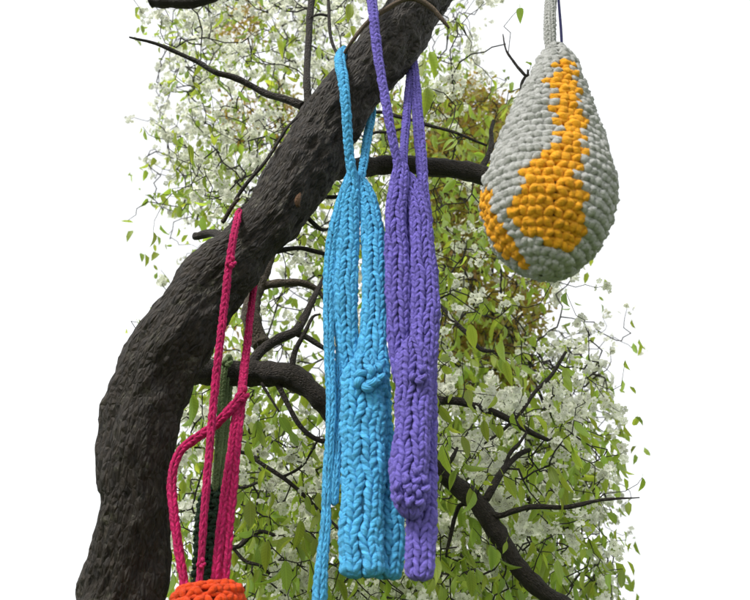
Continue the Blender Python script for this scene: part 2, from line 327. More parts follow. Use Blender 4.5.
br([(481, 507, 2, LB+.1), (462, 503, 2.2, LB+.14), (455, 515, 2, LB+.15), (450, 532, 2, LB+.16), (445, 550, 1.5, LB+.16)])
br([(228, 455, 1.2, 2.0), (245, 452, 1.8, 2.0), (262, 464, 2, 2.0), (283, 478, 2, 2.0), (303, 496, 1.8, 2.0), (330, 520, 1.5, 2.0), (352, 545, 1, 2.0)])
br([(283, 476, 1.4, 2.0), (295, 470, 1.4, 2.0), (305, 462, 1.2, 2.0), (318, 440, 1, 2.0)])
br([(222, 545, 2.4, 2.0), (238, 548, 2.4, 2.0), (250, 537, 2.4, 2.0), (262, 532, 2, 2.0), (274, 535, 1.4, 2.0)])
br([(233, 548, 1.6, 2.0), (245, 560, 1.6, 2.0), (260, 565, 1.4, 2.0), (270, 574, 1, 2.0)])
br([(225, 486, 1.2, 2.0), (245, 487, 1.4, 2.0), (262, 480, 1, 2.0)])
br([(195, 236, 4, 1.8), (208, 233, 4, 1.78), (220, 236, 4, 1.72), (232, 244, 4, 1.62)])
br([(528, 70, 1, 1.95), (526, 76, 1.4, 1.95), (514, 62, 1.2, 1.95), (505, 50, .9, 1.95), (503, 34, .6, 1.95)], name='twig')
br([(534, 76, 1, 1.95), (526, 76, 1.6, 1.95), (521, 83, 1.4, 1.95), (519, 96, .9, 1.95)], name='twig')
br([(235, 200, 1.8, TL-.04), (252, 178, 1.7, TL-.06), (268, 158, 1.6, TL-.07), (288, 128, 1.4, TL-.08), (298, 118, 1.2, TL-.06)], name='twig')
br([(150, 2, 6, 1.8), (180, 3, 6, 1.8), (200, 0, 5.5, 1.8), (222, -10, 5, 1.8), (260, -40, 4, 1.8)])
br([(222, 222, 2.2, TL-.02), (232, 205, 2.2, TL-.05), (238, 198, 1.8, TL-.06)], m=BARK3, name='twig')
# twigs sprouting at the blue cord, one of them brown and bare, lying across the limb
br([(342, 58, 2, TL-.05), (352, 42, 1.8, TL-.09), (368, 22, 2, TL-.1), (385, 10, 2.2, TL-.1), (402, 1, 2.4, TL-.11), (417, 0, 2.6, TL-.11), (432, 8, 2.6, TL-.1), (441, 18, 2, TL-.09), (449, 28, 1, TL-.08)], m=TWIG_B, name='twig', wob=.002, label='bare brown twig crossing the limb')
br([(340, 60, 2, TL-.03), (333, 45, 1.6, TL-.03), (329, 20, 1.6, TL-.03), (328, -10, 1.4, TL-.03)], name='twig')
br([(329, 16, 1.3, TL-.03), (320, 15, 1.2, TL-.03), (311, 18, .9, TL-.03)], name='twig')
br([(372, 8, 1.6, TL-.1), (367, -2, 1.4, TL-.1), (362, -15, 1.2, TL-.1)], name='twig')

# ------------------------------------------------------------------ foliage
XC = np.array([200, 215, 245, 275, 305, 335, 365, 395, 425, 455, 485, 515, 545, 562])
BM = """566788600300 0
634770035100 0
524550036200 0
544320033100 0
665223322100 0
654003321100 0
543043322220 0
230354322220 0
200554323321 0
003433336642 0
022222244332 0
032222232234 0
332122244466 0
654222256777 0
765433356777 0
546643346776 0
347843366666 0
346854467766 0
245765567676 0
246654566776 0"""
LM = """332232002000 0
323330043000 0
323330053100 0
223303354310 0
333204544300 0
444034544300 0
442054444310 0
310333344320 0
101443344321 0
012333344331 0
232223345431 0
332123344332 0
442223444443 0
453234565443 0
465445676444 0
467555565545 0
377665445655 0
388765446655 0
388865557765 0
388866666665 0"""
def grid(s): return np.array([[int(c) for c in r.split()[0]] for r in s.split('\n')], float)
BG_, LG_ = grid(BM), grid(LM)
def look(G, px, py):
    x = np.clip((px-215)/30, 0, 11); y = np.clip((py-15)/30, 0, 19)
    x0 = np.minimum(x.astype(int), 10); y0 = np.minimum(y.astype(int), 18); fx = x-x0; fy = y-y0
    v = (G[y0, x0]*(1-fx)+G[y0, x0+1]*fx)*(1-fy)+(G[y0+1, x0]*(1-fx)+G[y0+1, x0+1]*fx)*fy
    out_ = np.maximum(0, np.maximum(182-px, px-582))          # the crowns thin out to open sky on both sides
    return v*np.clip(1-out_/75, 0, 1)**1.5/8
def bronze(px, py):
    v = np.zeros_like(px)
    for (cx, cy, rx, ry, a) in [(462, 160, 44, 60, 1.), (450, 230, 42, 60, .9), (478, 330, 40, 55, 1.), (500, 360, 26, 38, .9), (492, 110, 20, 22, .6), (440, 330, 24, 60, .5), (247, 24, 26, 20, .8), (222, 32, 12, 18, .8), (284, 120, 16, 36, .7), (238, 120, 20, 30, .35), (525, 300, 26, 26, .45), (470, 100, 24, 24, .6), (405, 140, 20, 30, .4), (215, 345, 24, 30, .5), (565, 480, 10, 60, .2)]:
        v = np.maximum(v, a*np.clip(1.35-((px-cx)/rx)**2-((py-cy)/ry)**2, 0, 1))
    return v
def sample(fn, n, p=1.25):
    o = []; sd = float(rng.uniform(0, 99))
    while len(o) < n:
        px = rng.uniform(110, 655, 4000); py = rng.uniform(-25, 622, 4000)
        v = fn(px, py)**p
        v = v*np.clip(.42+2.2*np.array([noise.noise(Vector((a/17, b/17, sd))) for a, b in zip(px, py)]), .04, 1)   # patchy sprays with gaps
        k = rng.random(4000) < v
        o += list(zip(px[k], py[k]))
    return np.array(o[:n])
def depth_pts(pp, D):
    return np.array([P(a, b, d) for (a, b), d in zip(pp, D)])

def rand_rot(n, down=0., spread=1.):
    """random orthonormal frames; column 1 (the leaf's length axis) leans towards -z by `down`"""
    y = nrm(rng.normal(size=(n, 3))*spread+np.array([0, 0, -down]))
    a = rng.normal(size=(n, 3)); x = nrm(np.cross(y, a)); z = np.cross(x, y)
    return np.stack([x, y, z], 2)
def scatter(tV, tQ, pos, R, s, tint):
    n = len(pos); nv = len(tV)
    V = pos[:, None]+np.einsum('nij,vj->nvi', R, tV)*s[:, None, None]
    Q = (tQ[None]+(np.arange(n)*nv)[:, None, None]).reshape(-1, tQ.shape[1])
    scatter.uv = np.tile(tV[:, :2], (n, 1))
    return V.reshape(-1, 3), Q, np.repeat(tint, nv)
def leaf_tpl(bend, fold, wob=0., width=.40, lite=False):
    t = np.array([0, .12, .3, .5, .7, .87, 1.0]); wd = np.array([.03, .55, .95, 1, .78, .38, .0])*width/2+.004
    if lite: t = t[[0, 2, 4, 6]]; wd = wd[[0, 2, 4, 6]]*1.08
    V = []
    for i, (a, b_) in enumerate(zip(t, wd)):
        z = -bend*a*a; wv = wob*math.sin(a*9)
        V += [(-b_, a, z+fold*b_+wv), (0, a, z), (b_, a, z+fold*b_-wv)]
    V = np.array(V)
    Q = []
    for i in range(len(t)-1):
        k = i*3; Q += [(k, k+1, k+4, k+3), (k+1, k+2, k+5, k+4)]
    # petiole
    st = len(V); V = np.vstack([V, [(-.012, -.28, .05), (.012, -.28, .05), (.012, .02, 0), (-.012, .02, 0)]]); Q.append((st, st+1, st+2, st+3))
    return V, np.array(Q)
LT = [leaf_tpl(.35, .7), leaf_tpl(.18, 1.0, .03), leaf_tpl(.55, .4, .02), leaf_tpl(-.2, .7, .02, .42), leaf_tpl(.4, 1.3, .01, .32), leaf_tpl(.7, .9, .02, .36), leaf_tpl(.1, .5, .035, .38)]
LTF = [leaf_tpl(.3, .6, lite=True), leaf_tpl(.1, 1., .02, lite=True), leaf_tpl(.5, .5, lite=True, width=.46), leaf_tpl(-.2, .8, lite=True)]
def blossom_tpl(na=9):
    V = []; Q = []; mi = []
    for k in range(5):
        a = k*2*math.pi/5; ca, sa = math.cos(a), math.sin(a)
        loc = [(0, .06, .0), (-.23, .30, .10), (-.20, .52, .19), (0, .56, .20), (.20, .52, .19), (.23, .30, .10), (0, .32, .06)]
        s0 = len(V)
        for (x, y, z) in loc: V.append((x*ca-y*sa, x*sa+y*ca, z))
        for q_ in (((0, 1, 6, 5), (1, 2, 3, 6), (6, 3, 4, 5)) if na > 5 else ((0, 1, 2, 3), (0, 3, 4, 5))): Q.append([s0+i for i in q_]); mi.append(0)
    for k in range(na):
        a = k*2.399+.4; r = .13+.11*((k*37 % 10)/10); x, y = r*math.cos(a), r*math.sin(a); h = .045 if na > 5 else .06; s0 = len(V); z = .24
        for (dx, dy, dz) in ((-h, 0, 0), (0, -h, .02), (h, 0, 0), (0, h, -.02)): V.append((x+dx, y+dy, z+dz))
        Q.append([s0, s0+1, s0+2, s0+3]); mi.append(1)
    s0 = len(V)
    for (dx, dy) in ((-.07, 0), (0, -.07), (.07, 0), (0, .07)): V.append((dx, dy, .06))
    Q.append([s0, s0+1, s0+2, s0+3]); mi.append(2)
    return np.array(V), np.array(Q), np.array(mi)
BLOSSOM = {False: blossom_tpl(), True: blossom_tpl(4)}
def blossoms(parent, centres, per, rad, size, far=False):
    BTV, BTQ, BTM = BLOSSOM[far]
    n = len(centres)
    cnt = rng.integers(per[0], per[1]+1, n); idx = np.repeat(np.arange(n), cnt); m_ = len(idx)
    off = nrm(rng.normal(size=(m_, 3)))*rad*rng.uniform(.35, 1.1, m_)[:, None]
    off[:, 2] *= .9
    pos = centres[idx]+off
    z = nrm(off/rad+rng.normal(size=(m_, 3))*.45+np.array([0, 0, -.05]))
    x = nrm(np.cross(z, rng.normal(size=(m_, 3)))); R = np.stack([x, np.cross(z, x), z], 2)
    V, Q, T = scatter(BTV, BTQ, pos, R, size*rng.uniform(.8, 1.12, m_), rng.random(m_))
    o = obj('blossoms', mesh_from('blossoms', V, Q, [PETAL, ANTH, HEARTF], smooth=False, tint=T, mi=np.tile(BTM, m_)), parent, kind='stuff')
    return o
def leaves_stuff(parent, pos, down, spread, size, m, name='leaves'):
    LT_ = LT if name == 'leaves' and parent is tree else LTF
    groups = np.array_split(rng.permutation(len(pos)), len(LT_)); VV, QQ, TT = [], [], []; nb = 0; UU = []
    for g, (tv, tq) in zip(groups, LT_):
        if not len(g): continue
        s = size*rng.uniform(.6, 1.25, len(g))
        V, Q, T = scatter(tv, tq, pos[g], rand_rot(len(g), down, spread), s, rng.random(len(g)))
        VV.append(V); QQ.append(Q+nb); TT.append(T); nb += len(V); UU.append(scatter.uv)
    return obj(name, mesh_from(name, np.vstack(VV), np.vstack(QQ), m, uv=np.vstack(UU), tint=np.concatenate(TT)), parent, kind='stuff')
def twigwork(parent, roots, targets, m, r_tip, r_max, name='twigs', jit=.02, maxd=9):
    """grow thin twigs from root points out to the foliage clusters, each joining the nearest wood already there"""
    cap_ = len(roots)+len(targets)*7+10
    nodes = np.zeros((cap_, 3)); par = np.full(cap_, -1); n = len(roots); nodes[:n] = roots
    d0 = np.array([np.min(np.linalg.norm(roots-t_, axis=1)) for t_ in targets])
    for i in np.argsort(d0):
        t_ = targets[i]; d = np.linalg.norm(nodes[:n]-t_, axis=1)
        j = int(np.argmin(d)); L_ = d[j]
        if L_ > maxd or L_ < .01: continue
        k = int(np.clip(L_/.04, 2, 6)); prev = j; a = nodes[j].copy()
        bow = rng.normal(size=3)*L_*.14
        for s_ in range(1, k+1):
            f = s_/k; q_ = a+(t_-a)*f+bow*math.sin(math.pi*f)+(rng.normal(size=3)*min(jit, L_*.05) if s_ < k else 0)
            nodes[n] = q_; par[n] = prev; prev = n; n += 1
    w_ = np.ones(n)
    for i in range(n-1, -1, -1):
        if par[i] >= 0: w_[par[i]] += w_[i]*.8
    rad = np.minimum(r_tip*np.sqrt(w_), r_max)
    ch = np.where(par[:n] >= 0)[0]; a = nodes[par[ch]]; b = nodes[ch]; T = nrm(b-a)
    S = nrm(np.cross(T, np.array([.3, -1, .2]))); B = np.cross(T, S)
    th = np.arange(5)*2*math.pi/5; ring = S[:, None]*np.cos(th)[None, :, None]+B[:, None]*np.sin(th)[None, :, None]
    ra = np.minimum(rad[par[ch]], rad[ch]*1.25); V = np.concatenate([a[:, None]-T[:, None]*ra[:, None, None]*.5+ring*ra[:, None, None], b[:, None]+T[:, None]*rad[ch][:, None, None]*.4+ring*rad[ch][:, None, None]], 1)
    k = np.arange(5); q_ = np.stack([k, (k+1) % 5, (k+1) % 5+5, k+5], 1)
    Q = (q_[None]+(np.arange(len(ch))*10)[:, None, None]).reshape(-1, 4)
    V = V.reshape(-1, 3)
    return obj(name, mesh_from(name, V, Q, m, uv=V[:, [0, 2]]), parent, kind='stuff')

fb = lambda x, y: look(BG_, x, y)
fl = lambda x, y: look(LG_, x, y)
# nearest layer: the pear tree's own sprays beyond the limb
branch_nodes = []
for o_ in tree.children:
    if o_.name.startswith(('branch', 'twig')):
        co = np.zeros(len(o_.data.vertices)*3, dtype=np.float32); o_.data.vertices.foreach_get('co', co); branch_nodes.append(co.reshape(-1, 3)[::30])
branch_nodes = np.vstack(branch_nodes)
c1 = depth_pts(sample(fb, 520, 1.6), rng.uniform(1.95, 2.7, 520))
blossoms(tree, c1, (7, 13), .033, .025)
l1p = sample(fl, 1350, 1.8)
# leaves in little hanging tufts of two to four
l1 = depth_pts(l1p, rng.uniform(1.85, 2.6, len(l1p)))
NL = 285
big = [(520, 8, 1.75, 0.061, (-.15, -.1, -1)), (531, 66, 1.9, 0.036, (-.3, .2, .9)), (508, 105, 1.9, 0.043, (-1, .2, -.2)), (423, 60, 1.95, 0.101, (.0, 0, -1)), (430, 52, 1.97, 0.101, (.15, .1, -1)), (428, 88, 1.9, 0.110, (-.1, -.1, -1)), (318, 48, 1.85, 0.054, (.1, 0, -1)), (350, 4, 1.8, 0.072, (-.1, 0, -1)), (352, 26, 1.85, 0.050, (.1, 0, -1)), (443, 444, 1.8, 0.072, (-.05, 0, -1)), (462, 436, 1.8, 0.058, (.1, .1, -1)), (456, 470, 1.78, 0.050, (-.5, 0, -1)), (280, 40, 1.85, 0.058, (.1, 0, -1)), (414, 70, 1.95, 0.065, (-.1, 0, -1)), (484, 420, 1.9, 0.058, (0, 0, -1)), (396, 380, 1.8, 0.050, (.2, 0, -1)), (258, 420, 1.8, 0.065, (0, 0, -1)), (250, 500, 1.8, 0.072, (.1, 0, -1)), (268, 540, 1.8, 0.072, (-.1, 0, -1)), (300, 520, 1.8, 0.065, (0, 0, -1)), (285, 560, 1.8, 0.072, (.1, 0, -1)), (470, 570, 1.8, 0.058, (0, 0, -1)), (490, 545, 1.85, 0.058, (0, 0, -1)), (248, 440, 1.8, 0.065, (0, 0, -1)), (234, 470, 1.85, 0.065, (0.1, 0, -1)), (310, 560, 1.8, 0.072, (0.1, 0, -1)), (325, 585, 1.8, 0.072, (0.1, 0, -1))]
lm = [mesh_from('leaf', tv, tq, LEAF, uv=tv[:, :2]) for tv, tq in LT]
pos1 = [P(x, y, D) for (x, y, D, s, d) in big]; 
Rr = rand_rot(NL, 1.8, .75); sz = rng.uniform(.045, .08, NL)
for i in range(NL):
    o_ = bpy.data.objects.new('leaf', lm[i % len(lm)]); COL.objects.link(o_)
    o_.parent = tree; o_.matrix_parent_inverse = Matrix.Translation(-tree.location)
    if i < len(big):
        y_ = nrm(np.array(big[i][4], float)[None])[0]; x_ = nrm(np.cross(y_, np.array([rng.normal()*.4, -1, .3]))[None])[0]; z_ = np.cross(x_, y_)
        Rm = np.stack([x_, y_, z_], 1); p_ = pos1[i]; s_ = big[i][3]
    else: Rm = Rr[i]; p_ = l1[i]; s_ = sz[i]
    mw = Matrix([[*(Rm[r_]*s_), p_[r_]] for r_ in range(3)]+[[0, 0, 0, 1]])
    o_.matrix_basis = mw
leaves_stuff(tree, l1[NL:], 1.8, .75, .055, LEAF)
twigwork(tree, branch_nodes, np.vstack([c1, l1[len(big):], np.array(pos1)]), TWIG, .0008, .0040)

# trees standing behind
def back_tree(name, label, base, top, targets, twig_m, rmax, trunk_r, limbs=7):
    t_ = thing(name, label, 'tree', (base[0], base[1], 0), 'trees in the background')
    pts = [(base[0], base[1], -.05, trunk_r*1.25), (base[0]+.03, base[1], top[2]*.5, trunk_r), (top[0], top[1], top[2], trunk_r*.8)]
    q_, s_ = spline(pts, .06); V, Q, U = tube(q_[:, :3], q_[:, 3], 20, .008, 12); obj('trunk', mesh_from('trunk', V, Q, BARK2, uv=U), t_)
    roots = [np.array(top)]
    tx = targets[:, 0]; okt = np.where((tx > np.quantile(tx, .3)) & (tx < np.quantile(tx, .85)))[0]
    ang = rng.permutation(okt)[:limbs]
    for k in ang:
        e = targets[k]; m0 = np.array(top); mid = (m0+e)/2+rng.normal(size=3)*.28+np.array([0, 0, .1])
        q_, s_ = spline([(*m0, trunk_r*.45), (*mid, trunk_r*.2), (*(mid*.35+e*.65+rng.normal(size=3)*.05), trunk_r*.12), (*e, .004)], .05)
        V, Q, U = tube(q_[:, :3], q_[:, 3], 9, .002, 40); obj('branch', mesh_from('branch', V, Q, BARK2, uv=U), t_)
        roots += list(q_[2::2, :3])
    twigwork(t_, np.array(roots), targets, twig_m, .0015, rmax, jit=.05)
    return t_
def tuft(c, n, r):
    i = np.repeat(np.arange(len(c)), n); return c[i]+rng.normal(size=(len(i), 3))*r
pb = sample(fb, 2450, 1.6)
left = pb[:, 0] < 372
cL = depth_pts(pb[left], rng.uniform(2.9, 5.0, left.sum())); cR = depth_pts(pb[~left], rng.uniform(2.9, 5.0, (~left).sum()))
pl = sample(fl, 5400, 1.5); ll = pl[:, 0] < 372
gL = depth_pts(pl[ll], rng.uniform(2.9, 4.4, ll.sum())); gR = depth_pts(pl[~ll], rng.uniform(2.9, 4.4, (~ll).sum()))
tL = back_tree('blossoming_tree', 'white blossoming tree with drooping yellow green leaves, filling the left of the background', (-1.0, 3.9), (-.98, 3.9, 1.8), np.vstack([cL[:1100], gL[:700]]), TWIG, .010, .045, 6)
blossoms(tL, cL, (5, 10), .042, .029, True); leaves_stuff(tL, tuft(gL, 2, .03), 1.7, .8, .066, LEAF)
tR = back_tree('blossoming_tree', 'white blossoming tree low on the right, behind the forked dark branch', (.72, 3.9), (.70, 3.9, 1.8), np.vstack([cR[:1100], gR[:700]]), TWIG, .010, .06, 9)
blossoms(tR, cR, (5, 10), .042, .029, True); leaves_stuff(tR, tuft(gR, 2, .03), 1.7, .8, .066, LEAF)
pz = sample(bronze, 2700, .7)
pzm = pz[:, 0] > 330
cz = depth_pts(pz, rng.uniform(3.6, 5.6, len(pz)))
tz = back_tree('bronze_leaved_tree', 'tree with small bronze and olive leaves against the white sky, right of the purple pouch', (.75, 5.6), (.72, 5.6, 2.1), cz[pzm], TWIG, .012, .07, 8)
leaves_stuff(tz, tuft(cz[pzm], 5, .055), .6, 1, .055, BRONZE, 'bronze_leaves'); leaves_stuff(tz, tuft(cz[pzm][:1100], 5, .06), .6, 1, .055, OLIVE, 'olive_leaves')
leaves_stuff(tL, tuft(cz[~pzm], 3, .05), .6, 1, .05, BRONZE, 'bronze_leaves')

# ------------------------------------------------------------------ knitting
def knit(name, m, parent, rows, ncols=8, rowh=.014, phase=0., fat=1., crochet=False, taper=(0, 0), jitter=1.25, kl=None, kr=None, label=None, mask=None, relief=1., back=True, ends=(True, True), twist=0., wander=1.):
    """a knitted tube: rows (px, py, half-width px, D[, thickness ratio]) down its middle; every stitch is two plump
    legs of yarn set on the surface in V's (or round crochet bumps) over a closed inner skin"""
    if kl is None: kl, kr = (9, 10) if (ncols > 3 and not crochet) else (6, 7)
    r = []
    for p in rows:
        hw = p[2]*mpp(p[0], p[1], p[3]); r.append((*P(p[0], p[1], p[3]), hw, hw*(p[4] if len(p) > 4 else .6)))
    q, t = spline(r, .006); L_ = t[-1]
    C = q[:, :3]; A = q[:, 3].copy(); B = q[:, 4].copy()
    # rounded ends
    for e, on in ((0, ends[0]), (1, ends[1])):
        if on:
            d = (t if e == 0 else L_-t); rr = A.max()*.55 if not taper[e] else taper[e]
            f = np.clip(d/rr, 0, 1); f = np.sqrt(np.clip(1-(1-f)**2, .03, 1)); A *= f; B *= np.maximum(f, .12)
    T = nrm(np.gradient(C, axis=0)); X = np.array([1., 0, 0])
    # side stays horizontal where the strip hangs; on loops over the limb it is carried along
    S = np.zeros_like(T); s = nrm((X-(T[0]@X)*T[0])[None])[0]
    for i in range(len(T)):
        s = s-(s@T[i])*T[i]; s /= np.linalg.norm(s); S[i] = s
    Nn = np.cross(T, S); 
    if twist:
        a_ = twist*t; S, Nn = S*np.cos(a_)[:, None]+Nn*np.sin(a_)[:, None], Nn*np.cos(a_)[:, None]-S*np.sin(a_)[:, None]
    shr = 1-(1.15 if name == 'strap' else .85)/(ncols if not crochet else 30); A = A*shr; B = B*shr
    G = np.concatenate([[0], np.cumsum(np.sqrt(np.diff(t)**2+np.diff(A)**2))]); gv = lambda g_: np.interp(g_, G, t)
    wsd = rng.uniform(0, 50)
    def at(a, v):
        return np.stack([np.interp(v, t, a[:, k]) for k in range(3)], -1)
    def surf(th, v):
        """th angle (0 = front), v metres"""
        c = at(C, v); s_ = at(S, v); n_ = at(Nn, v); a_ = np.interp(v, t, A); b_ = np.interp(v, t, B)
        th = th+wander*(.10*np.sin(v*31+wsd)+.06*np.sin(v*83+wsd*2)); sn, cs = np.sin(th), np.cos(th)
        lump = 1+wander*(.045*np.sin(v*57+3*cs+wsd)+.05*np.sin(v*21+2*sn+wsd*3)); a_ = a_*lump; b_ = b_*lump
        pos = c+s_*(np.sign(sn)*np.abs(sn)**.85*a_)[..., None]+n_*(np.sign(cs)*np.abs(cs)**.85*b_)[..., None]
        nn = nrm(s_*(sn*b_)[..., None]+n_*(cs*a_)[..., None]+1e-9)
        return pos, nn
    nrow = int(G[-1]/rowh)
    st = []
    for k in range(nrow):
        v = gv((k+.3)*rowh); a_ = np.interp(v, t, A); b_ = np.interp(v, t, B)
        per = 2*math.pi*math.sqrt((a_*a_+b_*b_)/2)
        nc = ncols if not crochet else max(6, int(round(per/crochet)))
        for c in range(nc):
            th = 2*math.pi*(c+phase+(.5*(k % 2) if crochet else 0))/nc
            st.append((th, (k+.3)*rowh, 2*math.pi/nc, per/nc))
    st = np.array(st)
    if mask is not None:
        p_, _ = surf(st[:, 0], gv(st[:, 1]+rowh*.5)); keep = mask(p_, st[:, 0]); st = st[keep]
    n = len(st); u = np.linspace(0, 1, kl)
    VV = []; UV = []; TT = []; legs = (-1, 1, 0) if crochet else (-1, 1)
    tn = rng.uniform(-.15, .35, n)
    for sg in legs:
        jt = rng.normal(size=(n, 4))*jitter
        w_ = st[:, 3:4]
        if crochet and sg == 0:
            off = -.56+1.12*u[None]+.03*jt[:, :1]; dv = (.02+.22*np.sin(np.pi*u)[None]+.05*jt[:, 1:2])*rowh
            lift = w_*.24*relief*np.sin(np.pi*u)[None]**.5; rad = w_*.21*fat*np.ones_like(u)[None]*(1+.08*jt[:, 3:4])
        elif crochet:
            off = sg*(.47-.42*u[None]**1.3)+.03*jt[:, :1]; dv = (.15+.95*u[None]+.06*jt[:, 1:2])*rowh
            lift = w_*.30*relief*np.sin(np.pi*np.clip(u, 0, 1))[None]*(1+.15*jt[:, 2:3]); rad = w_*.315*fat*(1+.08*jt[:, 3:4])*np.sin(np.pi*(.1+.8*u))[None]**.6
        else:
            # leg starts tucked in at the stitch's foot (lower), fans out and up to its shoulder
            off = sg*(.09+.25*(1-np.cos(np.pi*np.clip(u*1.1, 0, 1)))[None]*.58)+.025*jt[:, :1]
            dv = (1.10-1.78*u[None]+.06*jt[:, 1:2])*rowh
            lift = w_*.20*relief*(np.sin(np.pi*(u*.92+.06))[None]-.45)*(1+.12*jt[:, 2:3])
            rad = w_*.262*fat*(1+.07*jt[:, 3:4])*np.sin(np.pi*(.10+.80*u))[None]**.45
        th = st[:, :1]+off*st[:, 2:3]
        v = st[:, 1:2]+dv
        p, nn = surf(th, gv(np.clip(v, 0, G[-1])))
        p = p+nn*lift[..., None]
        tg = nrm(np.gradient(p, axis=1)); bi = nrm(np.cross(tg, nn)); n2 = np.cross(bi, tg)
        ph = np.linspace(0, 2*math.pi, kr, endpoint=False)
        ring = bi[:, :, None]*np.cos(ph)[None, None, :, None]+n2[:, :, None]*np.sin(ph)[None, None, :, None]
        ply = 1+.17*np.cos(3*ph[None, None, :]+(u[None, :, None]*1.2+tn[:, None, None]*4)*6.28*(sg or 1)) if kr >= 8 else 1.
        VV.append(p[:, :, None]+ring*(rad[:, :, None]*ply*np.ones(kr))[..., None])
        uu = np.broadcast_to((ph/(2*math.pi))[None, None, :]*(sg or 1), (n, kl, kr)); vv = np.broadcast_to(u[None, :, None]+tn[:, None, None]*3, (n, kl, kr))
        UV.append(np.stack([uu, vv*1.1], -1)); TT.append(np.broadcast_to((tn+.06*jt[:, 0])[:, None, None], (n, kl, kr)))
    V = np.concatenate(VV, 0).reshape(-1, 3); UV = np.concatenate(UV, 0).reshape(-1, 2); TT = np.concatenate(TT, 0).reshape(-1)
    i, j = np.meshgrid(np.arange(kl-1), np.arange(kr), indexing='ij')
    q1 = np.stack([(i*kr+j).ravel(), (i*kr+(j+1) % kr).ravel(), ((i+1)*kr+(j+1) % kr).ravel(), ((i+1)*kr+j).ravel()], 1)
    Q = (q1[None]+(np.arange(len(legs)*n)*kl*kr)[:, None, None]).reshape(-1, 4)
    if back:      # inner skin closes the gaps between the stitches
        m_ = max(4, int(L_/.008)); vs_ = np.linspace(0, L_, m_); ths = np.linspace(0, 2*math.pi, 24, endpoint=False)
        TH, VS = np.meshgrid(ths, vs_, indexing='xy'); p, nn = surf(TH, VS); 
        ins = np.minimum(np.minimum(np.interp(VS, t, A), np.interp(VS, t, B))*.12, .002)
        p = p-nn*ins[..., None]; b0 = len(V); V = np.vstack([V, p.reshape(-1, 3)]); UV = np.vstack([UV, np.stack([TH*1., VS*60], -1).reshape(-1, 2)]); TT = np.concatenate([TT, np.full(p.shape[0]*24, -.3)])  # skin tinted darker than the stitches: shade in the gaps put into its colour
        i, j = np.meshgrid(np.arange(m_-1), np.arange(24), indexing='ij')
        Q = np.vstack([Q, b0+np.stack([(i*24+j).ravel(), (i*24+(j+1) % 24).ravel(), ((i+1)*24+(j+1) % 24).ravel(), ((i+1)*24+j).ravel()], 1)])
    o = obj(name, mesh_from(name, V, Q, m, uv=UV, tint=TT), parent, label)
    return o
def fuzz(parent, part, m, n, length=.006):
    """loose fibre ends standing off the yarn"""
    me = part.data; nv = len(me.vertices); co = np.zeros(nv*3, dtype=np.float32); me.vertices.foreach_get('co', co); co = co.reshape(-1, 3)
    no = np.zeros(nv*3, dtype=np.float32); me.vertices.foreach_get('normal', no); no = no.reshape(-1, 3)
    k = rng.integers(0, nv, n); p = co[k]; d = nrm(no[k]+rng.normal(size=(n, 3))*.7); ln = length*rng.uniform(.3, 1, n)[:, None]
    sd = nrm(np.cross(d, rng.normal(size=(n, 3))))*.00024; bend = rng.normal(size=(n, 3))*.35
    V = np.stack([p-sd, p+sd, p+(d+bend*.25)*ln*.5+sd, p+(d+bend*.25)*ln*.5-sd, p+(d+bend)*ln+sd*.5, p+(d+bend)*ln-sd*.5], 1).reshape(-1, 3)
    b0 = np.arange(n)[:, None]*6; Q = np.vstack([b0+np.array([[0, 1, 2, 3]]), b0+np.array([[3, 2, 4, 5]])])
    o = obj('fuzz', mesh_from('fuzz', V, Q, m, uv=np.zeros((len(V), 2)), tint=np.full(len(V), .3)), parent, kind='stuff')

D0 = 1.50
def pouch(name, label, cat, px, py, D, group=None):
    p = P(px, py, D); return thing(name, label, cat, tuple(p), group)

# ---- light blue pouch
b = pouch('knitted_pouch', 'light blue knitted pouch hanging from the limb by a crochet cord, beside the purple one', 'knitted pouch', 372, 578, D0, 'knitted pouches hanging from the limb')
parts = []
parts.append(knit('hanging_cord', Y_BLUE, b, [(353, 182, 4.2, D0-.012, 1), (349, 150, 4.2, D0-.035, 1), (346, 110, 4.2, D0-.065, 1), (343, 78, 4.6, D0-.062, 1), (340, 60, 4.6, D0-.02, 1), (346, 52, 4, D0+.06, 1), (362, 70, 4, D0+.125, 1), (371, 105, 4, D0+.13, 1), (367, 140, 3.8, D0+.085, 1), (362, 172, 3.6, D0+.03, 1), (360, 185, 3.6, D0+.01, 1)], ncols=3, rowh=.0175, fat=1.15, phase=.25))
parts.append(knit('strap', Y_BLUE, b, [(352, 173, 6, D0-.012), (342, 200, 5.5, D0-.01), (333, 235, 5.8, D0-.005), (329.5, 270, 5.8, D0), (328.5, 310, 5.6, D0), (329.5, 350, 5.4, D0), (331, 395, 5.2, D0), (330, 440, 5, D0), (327, 480, 4.8, D0), (326, 520, 5, D0), (322, 560, 6.3, D0), (319, 600, 7.6, D0), (316, 650, 7.5, D0)], ncols=4, rowh=.0175, fat=1.1, phase=.0))
parts.append(knit('strap', Y_BLUE, b, [(339, 345, 3.5, D0+.015), (338, 400, 4, D0+.012), (337.5, 440, 4.2, D0+.008), (335.5, 475, 4.8, D0+.004), (334, 505, 4, D0+.004)], ncols=4, rowh=.0175, fat=1.12))
parts.append(knit('strap', Y_BLUE, b, [(353, 168, 4, D0-.01, .8), (351.5, 185, 8, D0-.008, .75), (349.5, 210, 10, D0-.005, .6), (347.5, 245, 11.3, D0, .5), (346, 290, 12, D0, .45), (346, 330, 11.5, D0+.01, .45), (351, 370, 11, D0+.02, .45), (357, 400, 10, D0+.025, .45)], ncols=6, rowh=.0185, fat=1.08, phase=.5))
